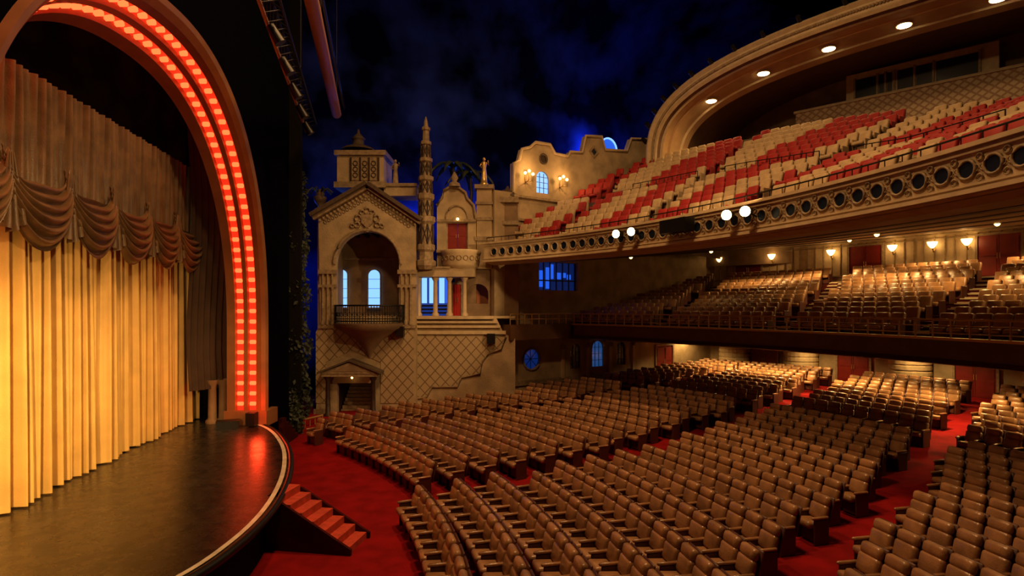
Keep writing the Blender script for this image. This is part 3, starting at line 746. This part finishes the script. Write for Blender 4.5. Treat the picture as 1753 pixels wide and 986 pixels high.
SEAT_HI=seat_model(2,True); SEAT_LO=seat_model(2,False)
def segdist(p,poly):
    best=9e9
    for i in range(len(poly)-1):
        ax,ay=poly[i];bx,by=poly[i+1]; dx,dy=bx-ax,by-ay; t=max(0,min(1,((p[0]-ax)*dx+(p[1]-ay)*dy)/(dx*dx+dy*dy)))
        best=min(best,math.hypot(p[0]-ax-dx*t,p[1]-ay-dy*t))
    return best
aisles=[([(-5,16.0),(-2.9,17.1),(0,18.2),(3.7,20.5),(9.3,25.0),(13.4,28.7),(21,36)],1.0),
        ([(-9,24),(-7,25.2),(-3.6,26.5),(2.5,29.8),(7.4,33),(14,38)],.8),
        ([(5,10.8),(7,12.8),(10.1,15.5),(13.8,19.3),(18,23.7),(26,31.5)],.72),
        ([(14,8),(18,11.5),(24,17),(30,22)],.7)]
pl=[]
r=24.3; row=0
while r<57:
    if not (41.2<r<43.2):
        dth=.60/r; a=-D(20)+ (0.5*dth if row%2 else 0)
        while a<D(80):
            x=C1[0]+r*math.cos(a);y=C1[1]+r*math.sin(a)
            ok= y>6.5 and x>-8.6 and inside(x,y,.8) and math.hypot(x-C2[0],y-C2[1])<48.6 and not(x<-1.5 and y>30.4)
            if row==0 and y>17.4: ok=False
            if ok and x<0.88*y+8 and min(segdist((x,y),q)-w_ for q,w_ in aisles)>0:
                pl.append((x,y,zfloor(x,y),a-pi/2+random.uniform(-.015,.015),0))
            a+=dth
    r+=1.12; row+=1
seat_field('orchestra_seats',pl,SEAT_HI,[LEATHER,SHELL]); print('orch',len(pl))

# ---- mezzanine
rsM=[36.9+i*.98 for i in range(13)]
def zM(r,th=0): return -1.25+.225*(r-36.9)
TH0=D(-6)
b=MB('mezzanine_balcony')
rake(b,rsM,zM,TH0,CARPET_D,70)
arcs(b,[(49.0,1.5),(50.6,1.5)],TH0,D(45),CARPET_D,60,closed=False)
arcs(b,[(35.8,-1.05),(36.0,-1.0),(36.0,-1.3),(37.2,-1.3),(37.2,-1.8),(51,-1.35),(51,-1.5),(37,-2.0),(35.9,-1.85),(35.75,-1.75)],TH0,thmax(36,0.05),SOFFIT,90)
arcs(b,[(35.72,-1.1),(35.8,-1.0),(35.6,-1.0),(35.6,-1.08)],TH0,thmax(36,.05),BRASS,90)
arcs(b,[(35.7,-1.85),(35.8,-1.7),(35.6,-1.7)],TH0,thmax(36,.05),DARKWOOD,90)
# return box along the side wall
b.boxf(fr_diag,.2,4.6,-1.85,-1.0,-1.3,0,SOFFIT)
b.done()
b=MB('mezzanine_railing')
tm=thmax(36,.05)
for rr,z,rad in ((35.7,-.42,.04),(35.7,-.62,.02),(35.7,-.86,.02)):
    b.tube([(*P2(rr,TH0+(tm-TH0)*i/120),z) for i in range(121)],rad,BRASS,6)
n=60
for i in range(n+1):
    p=P2(35.7,TH0+(tm-TH0)*i/n); b.cyl((*p,-1.02),(*p,-.40),.03,.03,BRASS,6)
for z in (-.42,-.7): b.tube([fr_diag(.2,z,-1.28),fr_diag(4.6,z,-1.28)],.03,BRASS,5)
for i in range(9): b.cyl(fr_diag(.2+.5*i,-1,-1.28),fr_diag(.2+.5*i,-.42,-1.28),.025,.025,BRASS,5)
b.done()
aM=[(11,.4),(20.4,.45),(29.5,.45),(40.5,.30)]
pl=[]
for i,r in enumerate(rsM):
    dth=.58/r; a=TH0
    while a<D(60):
        x,y=P2(r,a)
        if inside(x,y,.7) and all(abs(a-D(t0+k*(r-37)))*r>.7 for t0,k in aM): pl.append((x,y,zM(r),a-pi/2,0))
        a+=dth
seat_field('mezzanine_seats',pl,SEAT_LO,[LEATHER,SHELL]); print('mezz',len(pl))
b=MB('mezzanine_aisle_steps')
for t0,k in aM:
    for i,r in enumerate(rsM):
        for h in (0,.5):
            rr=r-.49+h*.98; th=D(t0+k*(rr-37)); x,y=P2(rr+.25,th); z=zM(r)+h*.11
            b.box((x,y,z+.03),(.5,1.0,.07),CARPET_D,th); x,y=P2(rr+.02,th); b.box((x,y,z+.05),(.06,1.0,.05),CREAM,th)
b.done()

# back wall with both levels
b=MB('wall_back')
tw=D(47.5)
def wallarc(z0,z1,r0=50.5,mt=PLASTER,th0=TH0,th1=tw,n=60): arcs(b,[(r0,z0),(r0,z1),(r0+.3,z1),(r0+.3,z0)],th0,th1,mt,n)
wallarc(-6,-1.5); wallarc(1.0,5.2,mt=CREAM)
for z,h,rr in ((1.9,.1,50.42),(4.05,.12,50.38),(3.8,.06,50.43),(-2.1,.15,50.4)): arcs(b,[(rr,z),(rr,z+h),(50.5,z+h),(50.5,z)],TH0,tw,TRIM,60)
# vertical panel battens
for i in range(90):
    th=TH0+(tw-TH0)*i/90
    x,y=P2(50.46,th); b.box((x,y,2.95),(.06,.05,2.0),TRIM,th)
b.done()
# banded round piers of orchestra
for k,t in enumerate((23.5,30.8,38.2,43.6)):
    b=MB('banded_pier'); x,y=P2(49.9,D(t)); prof=[]
    z=-5.2
    while z<-1.5: prof+=[(1.0,z),(1.06,z+.04),(1.06,z+.24),(1.0,z+.28)]; z+=.32
    b.lathe((x,y,0),prof,CREAM,24,smooth=False); b.done()
def fr_arc(th,r): 
    c=P2(r,th); t=(-math.sin(th),math.cos(th)); n=(math.cos(th),math.sin(th))
    return lambda u,v,w:(c[0]+t[0]*u+n[0]*w,c[1]+t[1]*u+n[1]*w,v)
k=3
for t in (26.2,33.9,42.7): door('door_%d'%k,fr_arc(D(t),50.45),-.95,.95,1.5,3.75,0); k+=1
for t in (27.4,34.7,41.4): door('door_%d'%k,fr_arc(D(t),50.45),-.95,.95,-4.9,-2.7,0); k+=1
door('door_%d'%k,fr_diag,13.5,15.2,-4.95,-2.75,-.02)
for t in (27.7,29.6,32,36.1,40.6,45): 
    p=P2(50.42,D(t)); sconce('wall_sconce',(p[0],p[1],3.45),(-math.cos(D(t)),-math.sin(D(t)),0),s=1.3)
for t in (27.7,32,36.1,40.6):
    p=P2(49.9,D(t)); light('POINT','sconce_light',(p[0],p[1],3.5),32,WARM,.15)

# ---- upper balcony
rsU=[31.2+i*.80 for i in range(14)]; XA=6
def zU(r,th): return 3.05+slope_up(th)*(r-31.0)
b=MB('upper_balcony')
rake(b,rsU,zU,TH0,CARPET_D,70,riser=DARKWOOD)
rl=rsU[-1]+.4
vs=[];nn_=50
for j in range(nn_+1):
    for r in (rl,rl+7):
        tm=thmax(r,.1); th=TH0+(tm-TH0)*j/nn_; vs.append((*P2(r,th),zU(rsU[-1],th)))
b.add(vs,[(2*j,2*j+1,2*j+3,2*j+2) for j in range(nn_)],CARPET_D)
te=D(52.3)
# fascia
arcs(b,[(30.2,2.5),(30.2,3.42),(30.5,3.42),(31.3,3.0),(31.3,2.35),(51,4.3),(51,4.2),(31,2.3),(30.4,2.4)],TH0,te,CREAM,110)
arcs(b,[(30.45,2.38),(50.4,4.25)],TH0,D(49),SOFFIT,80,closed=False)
for z0,z1,rr in ((3.40,3.50,30.06),(3.28,3.33,30.13),(2.58,2.63,30.13),(2.42,2.52,30.08)): arcs(b,[(rr,z0),(rr,z1),(30.5,z1),(30.3,z0)],TH0,te,CREAM,110)
# soffit mouldings
for rr in (33,35.5,38.5,43):
    z=2.36+(rr-30.45)*.0937; arcs(b,[(rr,z),(rr+.1,z-.12),(rr+.5,z-.1),(rr+.6,z+.05)],TH0,D(47),DARKWOOD,60)
# roundels
sp=.60/30.2; th=TH0; i=0
while th<te-sp*.3:
    fr=fr_arc(th,30.2)
    b.ringf(fr,0,2.95,-.03,.205,.035,TRIM,16); b.discf(fr,0,2.95,-.02,.19,GLASSD,16)
    fm=fr_arc(th+sp/2,30.2)
    if th<D(40):
        for v,s_ in ((3.17,1),(2.73,-1)): b.ringf(fm,0,v,-.03,.075,.018,TRIM,8); 
        for du in (-.08,.08): b.ringf(fm,du,2.95,-.03,.07,.014,TRIM,8,-pi/2 if du<0 else pi/2,pi/2 if du<0 else 3*pi/2)
    th+=sp
b.done()
b=MB('upper_balcony_railing')
b.tube([(*P2(30.45,TH0+(te-TH0)*i/120),3.78) for i in range(121)],.025,BLACKM,6)
for i in range(61): p=P2(30.45,TH0+(te-TH0)*i/60); b.cyl((*p,3.4),(*p,3.78),.015,.015,BLACKM,5)
# cross aisle rail
for a0,a1 in ((2,13),(15,23),(25.5,33),(35.5,42)):
    rr=rsU[XA]-.2
    def zz2(a): return zU(rsU[XA],D(a))
    for h in (.5,.95): b.tube([(*P2(rr,D(a0+(a1-a0)*i/14)),zz2(a0+(a1-a0)*i/14)+h) for i in range(15)],.02,BLACKM,6)
    for i in range(9):
        a=a0+(a1-a0)*i/8; p=P2(rr,D(a)); b.cyl((*p,zz2(a)),(*p,zz2(a)+.95),.022,.022,BLACKM,5)
b.done()
aU=[(5,0),(14,.0),(24,.1),(34,.25),(44,.35)]
pl=[]
for i,r in enumerate(rsU):
    if i==XA: continue
    dth=.57/r; a=TH0
    while a<D(60):
        x,y=P2(r,a)
        if inside(x,y,.45) and all(abs(a-D(t0+k*(r-31)))*r>.42 for t0,k in aU):
            ad=math.degrees(a)
            if i<XA: q_=((ad+i*.15+5.4)/7.0)%1; col=1 if q_<.47 else 0
            else: q_=((ad+(i-XA)*.25+1.0)/9.5)%1; col=1 if q_<.5 else 0
            pl.append((x,y,zU(r,a),a-pi/2,col))
        a+=dth
seat_field('upper_balcony_seats',pl,SEAT_LO,[CREAMS,CREAMS,REDS,REDS]); print('upper',len(pl))

# balcony spotlights
b=MB('balcony_spotlights')
for t,on in ((34.5,1),(32.8,1),(23.3,1),(21.7,1),(28.8,0),(27.6,0)):
    th=D(t); x,y=P2(29.75,th)
    z=3.1 if on else 3.05
    d=Vector((-.62,-.78,-.12)).normalized()
    p=Vector((x,y,z)); b.cyl(p-d*.25,p+d*.2,.14,.19,BLACKM,12)
    if on: b.cyl(p+d*.2,p+d*.21,.17,.17,WHITEG,12)
    else: b.box((x,y,z),(.5,.7,.5),BLACKM,th)
    b.cyl((x,y,z),(*P2(30.3,th),z-.2),.03,.03,BLACKM,6)
b.done()
b=MB('soffit_downlights')
for r,t in ((38.5,24.6),(36.5,43),(39.1,37.8),(42.7,21.6),(44,31)):
    x,y=P2(r,D(t)); z=2.36+(r-30.45)*.0937; b.cyl((x,y,z-.14),(x,y,z),.14,.16,BRASS,12); b.sphere((x,y,z-.14),.10,WARMG,8)
b.done()

# ---------------------------------------------------------------- great arch over upper balcony
AN=(12/17.69,13/17.69); AU_=(13/17.69,-12/17.69); SPAN=17.69
def fr_A(u,v,w): return (9+AU_[0]*u+AN[0]*w, 37+AU_[1]*u+AN[1]*w, v)
def ap(da,bz,i,n=80,zb=3.5,ex=3.0):
    t=i/n; a=SPAN+da
    if t<.08: return (SPAN-a, zb+(9-zb)*t/.08)
    if t>.92: return (SPAN+a, zb+(9-zb)*(1-t)/.08)
    ph=pi*(t-.08)/.84; c=math.cos(ph)
    return (SPAN-a*math.copysign(abs(c)**(2/ex),c), 9+bz*math.sin(ph)**(2/ex))
b=MB('great_ceiling_arch')
LS=mat('soffit_cream',(.5,.31,.15),.55,noise=.2,nscale=1.5)
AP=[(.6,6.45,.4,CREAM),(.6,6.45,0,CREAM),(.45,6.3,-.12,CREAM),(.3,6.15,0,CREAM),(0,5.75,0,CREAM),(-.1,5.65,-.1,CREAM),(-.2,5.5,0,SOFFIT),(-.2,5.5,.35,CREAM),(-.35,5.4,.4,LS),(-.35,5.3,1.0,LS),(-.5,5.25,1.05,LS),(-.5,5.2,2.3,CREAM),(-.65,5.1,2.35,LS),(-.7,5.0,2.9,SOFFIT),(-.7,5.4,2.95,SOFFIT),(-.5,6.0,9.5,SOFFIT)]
NA=90
for k in range(len(AP)-1):
    d0,b0,w0,m0=AP[k];d1,b1,w1,_=AP[k+1]; vs=[]
    for i in range(NA+1):
        u,v=ap(d0,b0,i,NA); vs.append(fr_A(u,v,w0)); u,v=ap(d1,b1,i,NA); vs.append(fr_A(u,v,w1))
    b.add(vs,[(2*i,2*i+1,2*i+3,2*i+2) for i in range(NA)],m0,True)
# dentil beads on fascia
for i in range(4,260):
    u,v=ap(.12,5.95,i,520)
    p=fr_A(u,v,-.03); b.sphere(p,.09,TRIM,6)
# top crest fixtures
for i in range(24,250,17):
    u,v=ap(.7,6.5,i,520); p=Vector(fr_A(u,v,.1)); b.cyl(p,p+Vector((-.3,-.3,.12)),.16,.13,BLACKM,8)
b.done()
b=MB('arch_soffit_lamps')
lampu=[(.172),(.351),(.544),(.74),(.94)]
lamps=[]
for t in lampu:
    best=min(range(400),key=lambda i:abs(ap(-.5,5.22,i,800)[0]-t*SPAN)); u,v=ap(-.5,5.22,best,800)
    p=fr_A(u,v-.02,1.6); lamps.append(p)
    b.cyl(p,(p[0],p[1],p[2]-.06),.36,.36,CREAM,16); b.cyl((p[0],p[1],p[2]-.06),(p[0],p[1],p[2]-.09),.31,.31,WHITEG,16)
b.done()
b=MB('wall_booth')
b.prism([(-3,3),(36,3),(36,16),(-3,16)],[],lambda u,v,w:fr_A(u,v,9+w),0,.3,PLASTER_D)
FB=lambda u,v,w:fr_A(u,v,9+w)
b.boxf(FB,6.2,17.5,10.6,12.6,-1.6,-1.4,LATT2); b.boxf(FB,6.1,17.6,12.6,12.75,-1.7,0,CREAM); b.boxf(FB,6.2,6.35,10.6,12.6,-1.5,0,LATT2)
b.boxf(FB,9.0,16.4,12.75,14.5,-1.0,0,CREAM)
b.boxf(FB,1.5,4.2,8.5,11.4,-2.2,-1.2,CREAM)
b.done()
b=MB('window_11')
def um(u): return 9.5+(u-8.7)*6/8.6
for u0,u1 in ((8.7,10.3),(10.55,10.9),(11.15,11.5),(11.9,13.0),(13.25,14.3),(14.6,17.3)): b.boxf(FB,um(u0),um(u1),12.85,14.1,-1.06,-1.0,GLASSD)
for u0 in (8.6,10.35,10.95,11.6,13.05,14.35,17.35): b.boxf(FB,um(u0),um(u0)+.1,12.8,14.2,-1.12,-1.0,TRIM)
b.done()

# ---------------------------------------------------------------- PA speakers on walls
b=MB('wall_speaker')
p=EW(841,580); b.boxf(FW,p[0]-.22,p[0]+.22,p[1]-.25,p[1]+.3,-.45,-.05,BLACKM); b.done()
b=MB('wall_speaker'); p=E(687,568); b.boxf(F,p[0]-.2,p[0]+.2,p[1]-.25,p[1]+.3,-.5,-.05,BLACKM); b.done()

# ---------------------------------------------------------------- lights
CL=(1,.60,.19)
light('SPOT','curtain_spot',(-7.2,7.0,-.6),3400,CL,.2,(-12.2,14.5,-3.0),72,1)
for y,e,xx in ((8.5,500,-5.5),(12.5,1000,-5.2),(16.3,1100,-5.2),(20.3,500,-6.2)):
    light('SPOT','curtain_spot',(xx,y,-.2),e,CL,.25,(-12.2,y+2.0,-2.9),66,1)
light('SPOT','valance_spot',(-6,9,3.0),520,(1,.6,.25),.1,(-12,16,2.2),50,1)
# facade wash from balcony front
light('SPOT','facade_spot',(4.2,24.8,3.4),1000,(1,.60,.24),.1,(-7,31.6,1.2),66,.4)
light('SPOT','facade_spot',(6.8,19.2,3.4),2100,(1,.60,.24),.1,(-6.5,31.6,.2),40,.35)
light('SPOT','facade_spot',(8,18.5,3.6),900,(1,.60,.24),.15,(3,36,8),50,.8)
# upper
for p in lamps: light('SPOT','arch_lamp_light',(p[0],p[1],p[2]-.25),450,(1,.58,.21),.2,(p[0]-1.5,p[1]-2,0),150,.8)
light('AREA','house_fill',(3,17,21),2700,(1,.54,.21),3,(4,20,0))  # added overhead warm fill for the seating, not a fixture
light('AREA','house_fill',(-2,12,16),1200,(1,.54,.21),1.5,(2,20,-6))  # second added fill, lower and nearer the stage
# mezz downlights
for r,t,e in ((42,23,520),(44,29,650),(46,34.5,620),(44,38.5,360),(48,29,320),(48,24,320),(41,30,240),(38,40,50),(40,17,300)):
    x,y=P2(r,D(t)); z=2.36+(r-30.45)*.0937-.35; light('SPOT','mezzanine_downlight',(x,y,z),e,(1,.60,.20),.12,(x,y,-6),150,.6)
for r,t,e in ((42,24,1000),(43,31,1100),(44,37,1100),(45,42,900),(47,46,300),(40,17,400),(48,29,350),(48,36,350)):
    x,y=P2(r,D(t)); light('SPOT','orchestra_downlight',(x,y,-2.0),e,(1,.60,.20),.12,(x,y,-6),150,.6)
# blue uplights close to the sky wall
for p,e in (((-5.6,38.6,6.0),420),((-9.5,36.6,4.2),60),((-2.2,40.6,6.5),110),((6.6,46.8,12.3),520),((3.6,44.6,10.5),150),((-13.4,34.2,3.2),160),((-12.2,33.5,5.5),140),((-7.5,35.6,1),120),((9.5,48.6,11.5),200)):
    light('POINT','blue_sky_uplight',p,e,(.03,.11,1),.3)
# red glow of the arch on stage & wall
light('POINT','arch_red_light',(-9.7,22.3,-3.9),60,(1,.04,.01),.2)

w=bpy.data.worlds.new('world'); scene.world=w; w.use_nodes=True
w.node_tree.nodes['Background'].inputs[0].default_value=(.12,.06,.03,1); w.node_tree.nodes['Background'].inputs[1].default_value=.015
scene.view_settings.view_transform='Standard'

cam=bpy.data.cameras.new('camera'); cam.lens=36*1000/1753; cam.sensor_width=36; cam.shift_y=32/1753; cam.clip_end=300
co=bpy.data.objects.new('camera',cam); scene.collection.objects.link(co); co.location=(0,0,ZO); co.rotation_euler=(pi/2,0,0)
scene.camera=co
